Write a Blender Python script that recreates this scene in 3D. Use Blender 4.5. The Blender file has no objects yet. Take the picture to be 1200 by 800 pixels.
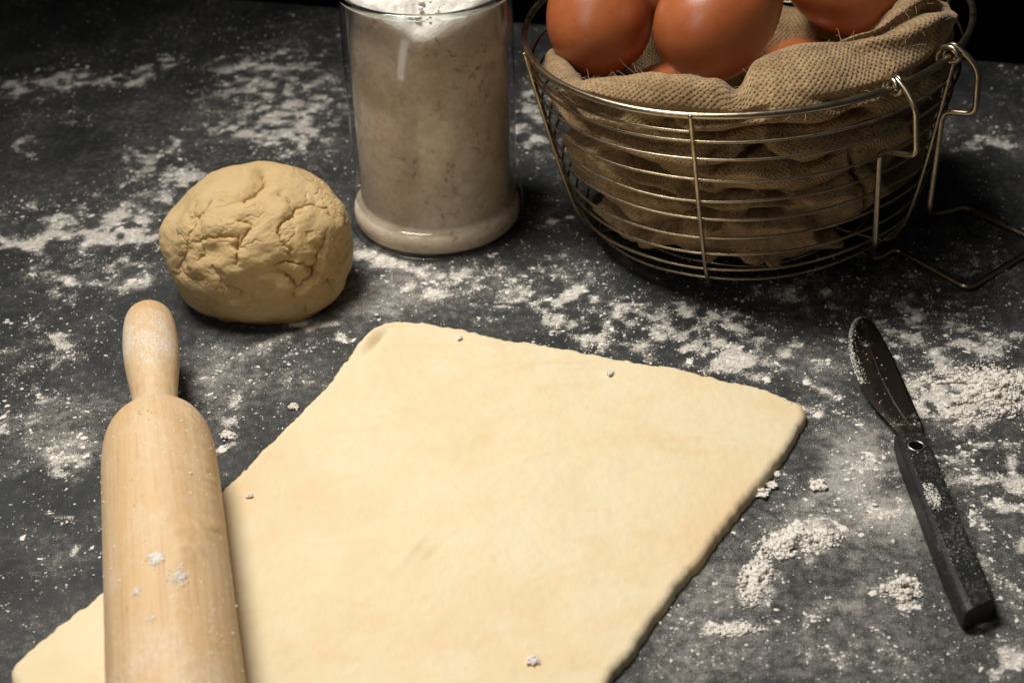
import bpy, bmesh, math, random
import numpy as np
from mathutils import Vector, Matrix, Euler

random.seed(7)
RNG = np.random.default_rng(11)
R = math.radians
scene = bpy.context.scene
COL = scene.collection

# ------------------------------------------------------------------ camera
cam_data = bpy.data.cameras.new('camera')
cam = bpy.data.objects.new('camera', cam_data); COL.objects.link(cam)
cam_data.sensor_width = 36.0
cam_data.lens = 50.0
cam_data.clip_start = 0.01; cam_data.clip_end = 20
th, ro = R(35.0), R(1.3)
fw = Vector((0, math.cos(th), -math.sin(th)))
up0 = Vector((0, math.sin(th), math.cos(th))); rt0 = Vector((1, 0, 0))
rt = rt0*math.cos(ro) - up0*math.sin(ro)
up = up0*math.cos(ro) + rt0*math.sin(ro)
M4 = Matrix((( rt.x, up.x, -fw.x, 0), (rt.y, up.y, -fw.y, 0), (rt.z, up.z, -fw.z, 0.335), (0, 0, 0, 1)))
cam.matrix_world = M4
cam_data.dof.use_dof = True
cam_data.dof.focus_distance = 0.535
cam_data.dof.aperture_fstop = 14.0
scene.camera = cam

# ------------------------------------------------------------------ light
world = bpy.data.worlds.new('World'); scene.world = world; world.use_nodes = True
world.node_tree.nodes['Background'].inputs[0].default_value = (0.9, 0.95, 1.0, 1)
world.node_tree.nodes['Background'].inputs[1].default_value = 0.027

def aim(o, loc, target):
    o.location = loc
    o.rotation_euler = (Vector(target) - Vector(loc)).to_track_quat('-Z', 'Y').to_euler()

key_d = bpy.data.lights.new('studio_spot', 'SPOT'); key = bpy.data.objects.new('studio_spot', key_d); COL.objects.link(key)
key_d.energy = 40.5; key_d.color = (1.0, 0.97, 0.925); key_d.shadow_soft_size = 0.17
key_d.spot_size = R(68); key_d.spot_blend = 1.0
aim(key, (-0.255, 0.555, 0.83), (0.04, 0.365, 0.0))

fill_d = bpy.data.lights.new('studio_softbox', 'AREA'); fill = bpy.data.objects.new('studio_softbox', fill_d); COL.objects.link(fill)
fill_d.energy = 0.88; fill_d.color = (1.0, 0.96, 0.90); fill_d.shape = 'RECTANGLE'; fill_d.size = 0.12; fill_d.size_y = 0.50
aim(fill, (-0.44, -0.02, 0.56), (0.0, 0.52, 0.05))

scene.view_settings.view_transform = 'Standard'
scene.view_settings.look = 'None'
scene.view_settings.exposure = 0.0
scene.view_settings.gamma = 1.0
scene.view_settings.use_curve_mapping = False
scene.cycles.use_denoising = True
scene.cycles.max_bounces = 12
scene.cycles.transparent_max_bounces = 16
scene.cycles.sample_clamp_indirect = 4.0

# ------------------------------------------------------------------ helpers
def vnoise(p, seed=0):
    """value noise, p (n,d) -> (n,) in 0..1"""
    p = np.asarray(p, float); d = p.shape[1]
    i = np.floor(p).astype(np.int64); f = p - i; f = f*f*(3-2*f)
    out = np.zeros(len(p))
    for c in range(2**d):
        h = np.full(len(p), seed*1013 + 17, np.int64); w = np.ones(len(p))
        for k in range(d):
            b = (c >> k) & 1
            h = (h*374761393 + (i[:, k]+b)*(668265263 + 2*k*97531)) & 0xffffffff
            h = ((h ^ (h >> 13))*1274126177) & 0xffffffff
            w = w*(f[:, k] if b else 1-f[:, k])
        h = h ^ (h >> 16)
        out += w*((h & 0xffff)/65535.0)
    return out

def fbm(p, octaves=4, seed=0, gain=0.5):
    p = np.asarray(p, float); s = 0; a = 1.0; t = 0
    for o in range(octaves):
        s = s + a*vnoise(p*(2.03**o) + 5.3*o, seed+o); t += a; a *= gain
    return s/t

def mesh_np(name, verts, faces, smooth=True, uv=None):
    """verts (n,3); faces (m,3) or (m,4) ints"""
    me = bpy.data.meshes.new(name)
    verts = np.asarray(verts, np.float32); faces = np.asarray(faces, np.int32)
    k = faces.shape[1]; m = len(faces)
    me.vertices.add(len(verts)); me.vertices.foreach_set('co', verts.ravel())
    me.loops.add(m*k); me.loops.foreach_set('vertex_index', faces.ravel())
    me.polygons.add(m)
    me.polygons.foreach_set('loop_start', np.arange(0, m*k, k, dtype=np.int32))
    try: me.polygons.foreach_set('loop_total', np.full(m, k, np.int32))
    except Exception: pass
    me.polygons.foreach_set('use_smooth', np.full(m, smooth))
    if uv is not None:
        l = me.uv_layers.new(name='UVMap')
        l.data.foreach_set('uv', np.asarray(uv, np.float32)[faces.ravel()].ravel())
    me.update(calc_edges=True); me.validate()
    return me

def link(name, me, mat, parent=None, loc=None):
    o = bpy.data.objects.new(name, me); COL.objects.link(o)
    if mat is not None and len(me.materials) == 0: me.materials.append(mat)
    if parent is not None: o.parent = parent
    if loc is not None: o.location = loc
    return o

def tag(o, label=None, cat=None, group=None, kind=None):
    if label: o['label'] = label
    if cat: o['category'] = cat
    if group: o['group'] = group
    if kind: o['kind'] = kind
    return o

def empty(name, loc=(0, 0, 0), rot=(0, 0, 0)):
    o = bpy.data.objects.new(name, None); COL.objects.link(o)
    o.location = loc; o.rotation_euler = rot; o.empty_display_size = 0.02
    return o

def grid_faces(nu, nv, wrap_u=False, off=0):
    """index = j*nu + i"""
    iu = np.arange(nu if wrap_u else nu-1); jv = np.arange(nv-1)
    I, J = np.meshgrid(iu, jv)
    I = I.ravel(); J = J.ravel(); I2 = (I+1) % nu
    return np.stack([J*nu+I, J*nu+I2, (J+1)*nu+I2, (J+1)*nu+I], -1) + off

def lathe(profile, n=96, closed=False):
    """profile list of (r,z); returns verts, faces (axis z)"""
    pr = np.asarray(profile, float)
    if closed: pr = np.vstack([pr, pr[:1]])
    a = np.linspace(0, 2*np.pi, n, endpoint=False)
    V = np.concatenate([np.stack([r*np.cos(a), r*np.sin(a), np.full(n, z)], -1) for r, z in pr])
    F = grid_faces(n, len(pr), True)
    return V, F

def tube(path, radius, sides=8, closed=False, cap=True):
    """tube mesh along a path of points (parallel transport)"""
    P = np.asarray(path, float); n = len(P)
    if closed: T = np.roll(P, -1, 0) - np.roll(P, 1, 0)
    else:
        T = np.gradient(P, axis=0)
    T /= np.linalg.norm(T, axis=1)[:, None] + 1e-12
    ref = np.array([0, 0, 1.0]) if abs(T[0][2]) < 0.9 else np.array([1.0, 0, 0])
    N = np.zeros_like(P); v = ref - T[0]*(ref@T[0]); N[0] = v/np.linalg.norm(v)
    for i in range(1, n):
        v = N[i-1] - T[i]*(N[i-1]@T[i]); N[i] = v/(np.linalg.norm(v)+1e-12)
    B = np.cross(T, N)
    rad = np.broadcast_to(np.asarray(radius, float), (n,))
    a = np.linspace(0, 2*np.pi, sides, endpoint=False)
    V = (P[:, None, :] + rad[:, None, None]*(np.cos(a)[None, :, None]*N[:, None, :] + np.sin(a)[None, :, None]*B[:, None, :])).reshape(-1, 3)
    F = grid_faces(sides, n, True)
    if closed:
        I = np.arange(sides); I2 = (I+1) % sides
        F = np.vstack([F, np.stack([(n-1)*sides+I, (n-1)*sides+I2, I2, I], -1)])
    elif cap:
        c0 = len(V); V = np.vstack([V, P[:1], P[-1:]])
        I = np.arange(sides); I2 = (I+1) % sides
        F = np.vstack([F, np.stack([I2, I, np.full(sides, c0), np.full(sides, c0)], -1)*1])
        F = np.vstack([F, np.stack([(n-1)*sides+I, (n-1)*sides+I2, np.full(sides, c0+1), np.full(sides, c0+1)], -1)])
    return V, F

def quads_to_mesh(name, V, F, smooth=True):
    """accepts quads with doubled last index (triangles)"""
    F = np.asarray(F)
    tri = F[:, 2] == F[:, 3]
    if not tri.any(): return mesh_np(name, V, F, smooth)
    T = np.vstack([F[~tri][:, [0, 1, 2]], F[~tri][:, [0, 2, 3]], F[tri][:, :3]])
    return mesh_np(name, V, T, smooth)

def spline(pts, per=12, closed=False):
    P = np.asarray(pts, float); n = len(P); out = []
    rng = range(n) if closed else range(n-1)
    for i in rng:
        p0 = P[(i-1) % n] if closed or i > 0 else 2*P[0]-P[1]
        p1 = P[i]; p2 = P[(i+1) % n]
        p3 = P[(i+2) % n] if closed or i+2 < n else 2*P[-1]-P[-2]
        for t in np.linspace(0, 1, per, endpoint=False):
            out.append(.5*((2*p1)+(-p0+p2)*t+(2*p0-5*p1+4*p2-p3)*t*t+(-p0+3*p1-3*p2+p3)*t**3))
    if not closed: out.append(P[-1])
    return np.array(out)

def rounded(pts, rad, per=6):
    """polyline with filleted corners"""
    P = [np.asarray(p, float) for p in pts]; out = [P[0]]
    for i in range(1, len(P)-1):
        a = P[i-1]-P[i]; b = P[i+1]-P[i]; la = np.linalg.norm(a); lb = np.linalg.norm(b)
        r = min(rad, .45*la, .45*lb); A = P[i]+a/la*r; B = P[i]+b/lb*r
        for t in np.linspace(0, 1, per): out.append((1-t)**2*A+2*t*(1-t)*P[i]+t*t*B)
    out.append(P[-1]); return np.array(out)

def densify(P, step):
    P = np.asarray(P, float); out = [P[:1]]
    for a, b in zip(P[:-1], P[1:]):
        k = max(1, int(np.linalg.norm(b-a)/step)); t = np.linspace(0, 1, k+1)[1:]
        out.append(a+(b-a)*t[:, None])
    return np.vstack(out)

def in_poly(x, y, poly):
    inside = np.zeros(len(x), bool); n = len(poly)
    for i in range(n):
        x1, y1 = poly[i]; x2, y2 = poly[(i+1) % n]
        if y1 == y2: continue
        c = ((y1 > y) != (y2 > y)) & (x < (x2-x1)*(y-y1)/(y2-y1)+x1)
        inside ^= c
    return inside

# ------------------------------------------------------------------ node helpers
class Mat:
    def __init__(s, name):
        s.m = bpy.data.materials.new(name); s.m.use_nodes = True
        s.nt = s.m.node_tree; s.N = s.nt.nodes; s.L = s.nt.links
        s.b = s.N['Principled BSDF']; s.out = s.N['Material Output']
        s.tc = s.N.new('ShaderNodeTexCoord')
    def set(s, **k):
        for n, v in k.items():
            n = n.replace('_', ' ')
            for i in s.b.inputs:
                if i.name.lower() == n.lower():
                    s.put(i, v); break
        return s
    def put(s, sock, v):
        if isinstance(v, bpy.types.NodeSocket): s.L.new(v, sock)
        elif isinstance(v, (tuple, list)) and len(v) == 3 and sock.type == 'RGBA': sock.default_value = (*v, 1)
        else: sock.default_value = v
    def noise(s, scale, detail=4, rough=.55, vec=None, dist=0., col=False):
        n = s.N.new('ShaderNodeTexNoise'); n.inputs['Scale'].default_value = scale
        n.inputs['Detail'].default_value = detail; n.inputs['Roughness'].default_value = rough
        n.inputs['Distortion'].default_value = dist
        s.L.new(vec if vec is not None else s.tc.outputs['Object'], n.inputs['Vector'])
        return n.outputs['Color' if col else 'Fac']
    def mapping(s, scale, vec=None, rot=(0, 0, 0)):
        n = s.N.new('ShaderNodeMapping'); n.inputs['Scale'].default_value = scale; n.inputs['Rotation'].default_value = rot
        s.L.new(vec if vec is not None else s.tc.outputs['Object'], n.inputs['Vector']); return n.outputs[0]
    def math(s, op, a, b=0., c=0., clamp=False):
        n = s.N.new('ShaderNodeMath'); n.operation = op; n.use_clamp = clamp
        for i, v in zip(n.inputs, (a, b, c)): s.put(i, v)
        return n.outputs[0]
    def ramp(s, f, lo, hi, a=0., b=1.):
        n = s.N.new('ShaderNodeMapRange'); n.interpolation_type = 'SMOOTHSTEP'
        s.put(n.inputs[0], f); n.inputs[1].default_value = lo; n.inputs[2].default_value = hi
        n.inputs[3].default_value = a; n.inputs[4].default_value = b; return n.outputs[0]
    def mix(s, f, a, b):
        n = s.N.new('ShaderNodeMix'); n.data_type = 'RGBA'
        s.put(n.inputs[0], f); s.put(n.inputs[6], a); s.put(n.inputs[7], b); return n.outputs[2]
    def attr(s, name):
        n = s.N.new('ShaderNodeAttribute'); n.attribute_name = name; return n.outputs['Fac']
    def bump(s, h, dist, strength=1., prev=None):
        n = s.N.new('ShaderNodeBump'); n.inputs['Strength'].default_value = strength; n.inputs['Distance'].default_value = dist
        s.L.new(h, n.inputs['Height'])
        if prev is not None: s.L.new(prev, n.inputs['Normal'])
        s.L.new(n.outputs[0], s.b.inputs['Normal']); return n.outputs[0]

# ------------------------------------------------------------------ materials
FLOUR_COL = (0.80, 0.745, 0.66)

def mat_table():
    m = Mat('dark_slate_dusted')
    fl, fi = m.attr('flour'), m.attr('film')
    n1 = m.noise(480, 8, .80)
    n2 = m.noise(1300, 5, .75)
    n3 = m.noise(2600, 4, .75)
    big = m.noise(22, 5, .6)
    def cov(n, k, th, gain):
        x = m.math('ADD', n, m.math('MULTIPLY', fl, k))
        return m.math('MULTIPLY', m.math('SUBTRACT', x, th), gain, clamp=True)
    c1 = m.math('MULTIPLY', cov(n1, .36, .755, 6.0), m.ramp(m.noise(1500, 4, .7), .36, .60, .35, 1.0))
    c2 = m.math('MULTIPLY', cov(n2, .28, .70, 12.0), m.ramp(n1, .3, .6, .5, 1.))
    c3 = cov(n3, .20, .675, 10.0)
    c = m.math('MAXIMUM', m.math('MAXIMUM', c1, c2), m.math('MULTIPLY', c3, .6))
    grain = m.math('ADD', m.math('MULTIPLY', m.noise(1900, 4, .75), .62), m.math('MULTIPLY', m.noise(260, 5, .7), .38))
    film = m.math('MULTIPLY', m.math('MULTIPLY', m.math('SUBTRACT', m.math('ADD', grain, m.math('MULTIPLY', fi, .24)), .565), 6.0, clamp=True), .42)
    film = m.math('ADD', m.math('MULTIPLY', film, .8), m.math('MULTIPLY', fi, m.ramp(grain, .38, .60, .02, .22)))
    streak = m.noise(90, 5, .65, m.mapping((1, .22, 1), rot=(0, 0, R(-25))))
    film2 = m.math('MULTIPLY', m.ramp(streak, .45, .80, 0, .10), m.ramp(grain, .40, .62))
    tot = m.math('MAXIMUM', m.math('MULTIPLY', c, .92), m.math('ADD', film, film2, clamp=True))
    slate = m.mix(m.ramp(big, .3, .75), (0.0115, 0.0132, 0.0138), (0.026, 0.0290, 0.0300))
    slate = m.mix(m.ramp(m.noise(700, 4, .7), .52, .8, 0, .5), slate, (0.04, 0.042, 0.044))
    m.set(Base_Color=m.mix(tot, slate, FLOUR_COL), Roughness=m.ramp(tot, 0, .5, .62, .95), Specular_IOR_Level=.32)
    h = m.math('ADD', m.math('MULTIPLY', tot, .5), m.math('MULTIPLY', m.noise(1200, 4, .6), .18))
    m.bump(h, .0007, .8)
    return m.m

def mat_flour():
    m = Mat('flour_powder')
    v = m.noise(260, 4, .6)
    m.set(Base_Color=m.mix(v, (0.76, 0.70, 0.61), (0.86, 0.81, 0.735)), Roughness=.97, Specular_IOR_Level=.1)
    m.bump(m.noise(2600, 3, .6), .0003, .6)
    return m.m

def mat_jar_flour():
    m = Mat('packed_flour')
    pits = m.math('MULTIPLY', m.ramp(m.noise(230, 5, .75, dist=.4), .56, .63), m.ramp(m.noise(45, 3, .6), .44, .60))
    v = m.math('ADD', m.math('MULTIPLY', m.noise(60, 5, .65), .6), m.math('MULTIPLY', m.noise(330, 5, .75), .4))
    base = m.mix(m.ramp(v, .40, .60), (0.66, 0.52, 0.375), (0.82, 0.68, 0.53))  # white flour toned tan; the weaker light on upright sides is painted in
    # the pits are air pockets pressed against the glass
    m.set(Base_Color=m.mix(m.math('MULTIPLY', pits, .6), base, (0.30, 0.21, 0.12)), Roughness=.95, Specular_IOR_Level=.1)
    m.bump(m.math('SUBTRACT', v, pits), .0012, .5)
    return m.m

def mat_heap_flour():
    m = Mat('loose_flour')
    m.set(Base_Color=m.mix(m.noise(180, 4, .6), (0.78, 0.72, 0.62), (0.88, 0.84, 0.77)), Roughness=.97, Specular_IOR_Level=.1)
    m.bump(m.noise(900, 5, .65), .001, .7)
    return m.m

def mat_dough(name, a, b, pale, bump=.0003):
    m = Mat(name)
    big = m.noise(17, 4, .6, dist=.8)
    streak = m.noise(26, 4, .6, m.mapping((1, 2.6, 1), rot=(0, 0, R(20))), dist=1.0)
    col = m.mix(m.ramp(big, .40, .72), a, b)
    col = m.mix(m.ramp(streak, .50, .70, 0, .75), col, b)
    col = m.mix(m.ramp(m.noise(55, 6, .7), .42, .8, 0, .5), col, pale)
    m.set(Base_Color=col, Roughness=.62, Specular_IOR_Level=.25, Subsurface_Weight=.18, Subsurface_Radius=(1.0, .55, .25), Subsurface_Scale=.0025)
    h = m.math('ADD', m.noise(420, 5, .65), m.math('MULTIPLY', m.noise(1800, 3, .6), .5))
    m.bump(h, bump, .8)
    return m.m

def mat_wood(name='pale_beech_wood', dusty=.5):
    m = Mat(name)
    g = m.noise(150, 6, .65, m.mapping((.03, 1, 1)), dist=.3)
    g2 = m.noise(900, 3, .6, m.mapping((.03, 1, 1)))
    col = m.mix(m.ramp(g, .3, .72), (0.62, 0.395, 0.19), (0.71, 0.51, 0.29))
    col = m.mix(m.ramp(g2, .48, .72, 0, .5), col, (0.50, 0.31, 0.15))
    pore = m.ramp(m.noise(700, 2, .5, m.mapping((.35, 1, 1))), .70, .76, 0, .55)
    col = m.mix(pore, col, (0.28, 0.16, 0.08))
    dust = m.math('MULTIPLY', m.ramp(m.noise(40, 6, .7), .42, .66), m.ramp(m.noise(900, 4, .7), .38, .62, .15, .9))
    col = m.mix(m.math('MULTIPLY', dust, dusty), col, (0.80, 0.72, 0.62))
    m.set(Base_Color=col, Roughness=.55, Specular_IOR_Level=.3)
    rings = m.noise(1400, 3, .6, m.mapping((1, .06, .06)))
    col = m.mix(m.ramp(rings, .55, .8, 0, .22), col, (0.82, 0.68, 0.50))
    stain = m.ramp(m.noise(45, 6, .7, m.mapping((.5, 1, 1))), .55, .75, 0, .45)
    m.set(Base_Color=m.mix(stain, col, (0.58, 0.40, 0.22)))
    h = m.math('ADD', m.math('MULTIPLY', g2, .3), m.math('ADD', m.math('MULTIPLY', rings, .35), m.math('MULTIPLY', m.noise(380, 6, .7), .8)))
    m.bump(h, .00035, .7)
    return m.m

def mat_egg(name, a, b):
    m = Mat(name)
    col = m.mix(m.ramp(m.noise(28, 4, .6), .3, .75), a, b)
    col = m.mix(m.ramp(m.noise(360, 4, .7), .52, .72, 0, .4), col, (0.22, 0.058, 0.018))
    m.set(Base_Color=col, Roughness=.33, Specular_IOR_Level=.8, Subsurface_Weight=.08, Subsurface_Radius=(1, .35, .15), Subsurface_Scale=.002)
    m.bump(m.noise(1900, 2, .5), .00018, .35)
    return m.m

def mat_metal(name, col, rough, noise_amt=.12):
    m = Mat(name)
    n = m.noise(220, 4, .6)
    m.set(Base_Color=m.mix(m.ramp(n, .4, .8), col, tuple(c*.62 for c in col)), Metallic=1.0,
          Roughness=m.ramp(n, .2, .8, rough-noise_amt*.4, rough+noise_amt))
    return m.m

def mat_burlap():
    m = Mat('burlap_weave')
    uv = m.tc.outputs['UV']
    sep = m.N.new('ShaderNodeSeparateXYZ')
    warp = m.N.new('ShaderNodeVectorMath'); warp.operation = 'MULTIPLY_ADD'
    ns = m.noise(.16, 4, .6, uv, col=True)
    w0 = m.N.new('ShaderNodeVectorMath'); w0.operation = 'MULTIPLY_ADD'
    m.L.new(m.noise(.55, 3, .6, uv, col=True), w0.inputs[0]); w0.inputs[1].default_value = (.95, .95, 0); m.L.new(uv, w0.inputs[2])
    m.L.new(ns, warp.inputs[0]); warp.inputs[1].default_value = (2.6, 2.6, 0); m.L.new(w0.outputs[0], warp.inputs[2])
    m.L.new(warp.outputs[0], sep.inputs[0])
    PITCH = 1.3
    a = m.math('MULTIPLY', sep.outputs[0], math.pi/PITCH); b = m.math('MULTIPLY', sep.outputs[1], math.pi/PITCH)
    sa, sb = m.math('SINE', a), m.math('SINE', b)
    wa = m.math('ABSOLUTE', sa); wb = m.math('ABSOLUTE', sb)
    over = m.math('MULTIPLY', m.math('COSINE', a), m.math('COSINE', b))          # alternates over / under
    th = m.math('POWER', m.math('MAXIMUM', wa, wb), .6)
    height = m.math('ADD', m.math('MULTIPLY', th, .55), m.math('MULTIPLY', m.math('MULTIPLY', over, m.math('SUBTRACT', 1.2, m.math('MULTIPLY', wa, wb))), .45))
    hole = m.ramp(height, .0, .40)
    fib = m.noise(1.6, 5, .75, uv); yarn = m.noise(.22, 4, .6, m.mapping((1, .12, 1), uv)); yarn2 = m.noise(.22, 4, .6, m.mapping((.12, 1, 1), uv))
    tone = m.math('ADD', m.math('MULTIPLY', yarn, .5), m.math('MULTIPLY', yarn2, .5))
    col = m.mix(m.ramp(tone, .35, .65), (0.25, 0.150, 0.066), (0.44, 0.295, 0.150))
    col = m.mix(m.ramp(fib, .45, .8, 0, .5), col, (0.54, 0.39, 0.225))
    col = m.mix(m.math('MULTIPLY', m.math('SUBTRACT', 1, hole), m.ramp(m.noise(.35, 3, .6, uv), .35, .65, .25, .9)), col, (0.10, 0.066, 0.036))
    m.set(Base_Color=col, Roughness=.92, Specular_IOR_Level=.12, Sheen_Weight=.15)
    m.bump(m.math('ADD', height, m.math('MULTIPLY', fib, .35)), .0009, .75)
    return m.m

def mat_simple(name, col, rough, **k):
    m = Mat(name); n = m.noise(120, 4, .6)
    m.set(Base_Color=m.mix(n, tuple(c*.85 for c in col), tuple(min(1, c*1.12) for c in col)), Roughness=rough, **k)
    return m.m

def mat_knife_handle():
    m = Mat('worn_black_handle')
    d = m.math('MULTIPLY', m.ramp(m.noise(60, 6, .7), .40, .72), m.ramp(m.noise(900, 4, .7), .45, .72))
    col = m.mix(m.math('MULTIPLY', d, .32), (0.014, 0.0145, 0.015), (0.5, 0.48, 0.44))
    m.set(Base_Color=col, Roughness=m.ramp(d, 0, .6, .46, .9), Specular_IOR_Level=.3)
    m.bump(m.noise(700, 4, .6), .00015, .5)
    return m.m

def mat_blade():
    m = Mat('table_knife_steel')
    d = m.math('MULTIPLY', m.ramp(m.noise(75, 5, .7), .58, .76), m.ramp(m.noise(1400, 4, .7), .46, .66))
    m.set(Base_Color=m.mix(d, (0.50, 0.46, 0.42), (0.7, 0.66, 0.58)), Metallic=m.ramp(d, 0, .6, 1, .1), Roughness=m.ramp(d, 0, .6, .22, .9))
    m.bump(m.noise(90, 4, .6, m.mapping((1, 14, 1))), .00008, .4)
    return m.m

def mat_glass_wall():
    """thin jar wall: clear with Fresnel reflection"""
    m = Mat('clear_jar_glass')
    tr = m.N.new('ShaderNodeBsdfTransparent'); tr.inputs[0].default_value = (0.965, 0.965, 0.96, 1)
    gl = m.N.new('ShaderNodeBsdfGlossy'); gl.inputs['Roughness'].default_value = .11
    lw = m.N.new('ShaderNodeLayerWeight'); lw.inputs[0].default_value = .5
    fr = m.math('ADD', m.math('MULTIPLY', m.math('POWER', lw.outputs['Facing'], 5.0), .9), .04)
    mx = m.N.new('ShaderNodeMixShader')
    m.L.new(fr, mx.inputs[0]); m.L.new(tr.outputs[0], mx.inputs[1]); m.L.new(gl.outputs[0], mx.inputs[2])
    m.L.new(mx.outputs[0], m.out.inputs[0])
    return m.m

def mat_glass_solid():
    m = Mat('thick_jar_glass')
    m.set(Base_Color=(0.93, 0.97, 0.95), Roughness=.03, Transmission_Weight=1.0, IOR=1.48)
    return m.m

M = dict(table=mat_table(), flour=mat_flour(), jarflour=mat_jar_flour(), heapflour=mat_heap_flour(),
         dough=mat_dough('rolled_dough', (0.77, 0.645, 0.415), (0.755, 0.575, 0.335), (0.80, 0.705, 0.51)),
         ball=mat_dough('dimmed_dough', (0.57, 0.405, 0.195), (0.51, 0.345, 0.150), (0.62, 0.47, 0.265), .0004),  # same dough as the sheet, painted darker for the weaker light on the ball
         wood=mat_wood(), wood2=mat_wood('floury_beech_wood', 1.0), egg=mat_egg('brown_eggshell', (0.44, 0.125, 0.038), (0.35, 0.088, 0.025)),
         wire=mat_metal('nickel_wire', (0.46, 0.375, 0.26), .27), burlap=mat_burlap(),
         fibre=mat_simple('jute_fibre', (0.50, 0.39, 0.26), .8), handle=mat_knife_handle(), blade=mat_blade(),
         rivet=mat_metal('rivet_steel', (0.55, 0.53, 0.50), .3), dark=mat_simple('hole_shade_black', (0.004, 0.004, 0.004), .9, Specular_IOR_Level=0.),
         wall=mat_simple('black_cloth', (0.006, 0.006, 0.006), .9, Specular_IOR_Level=.05), glass=mat_glass_wall(), glass2=mat_glass_solid())

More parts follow.
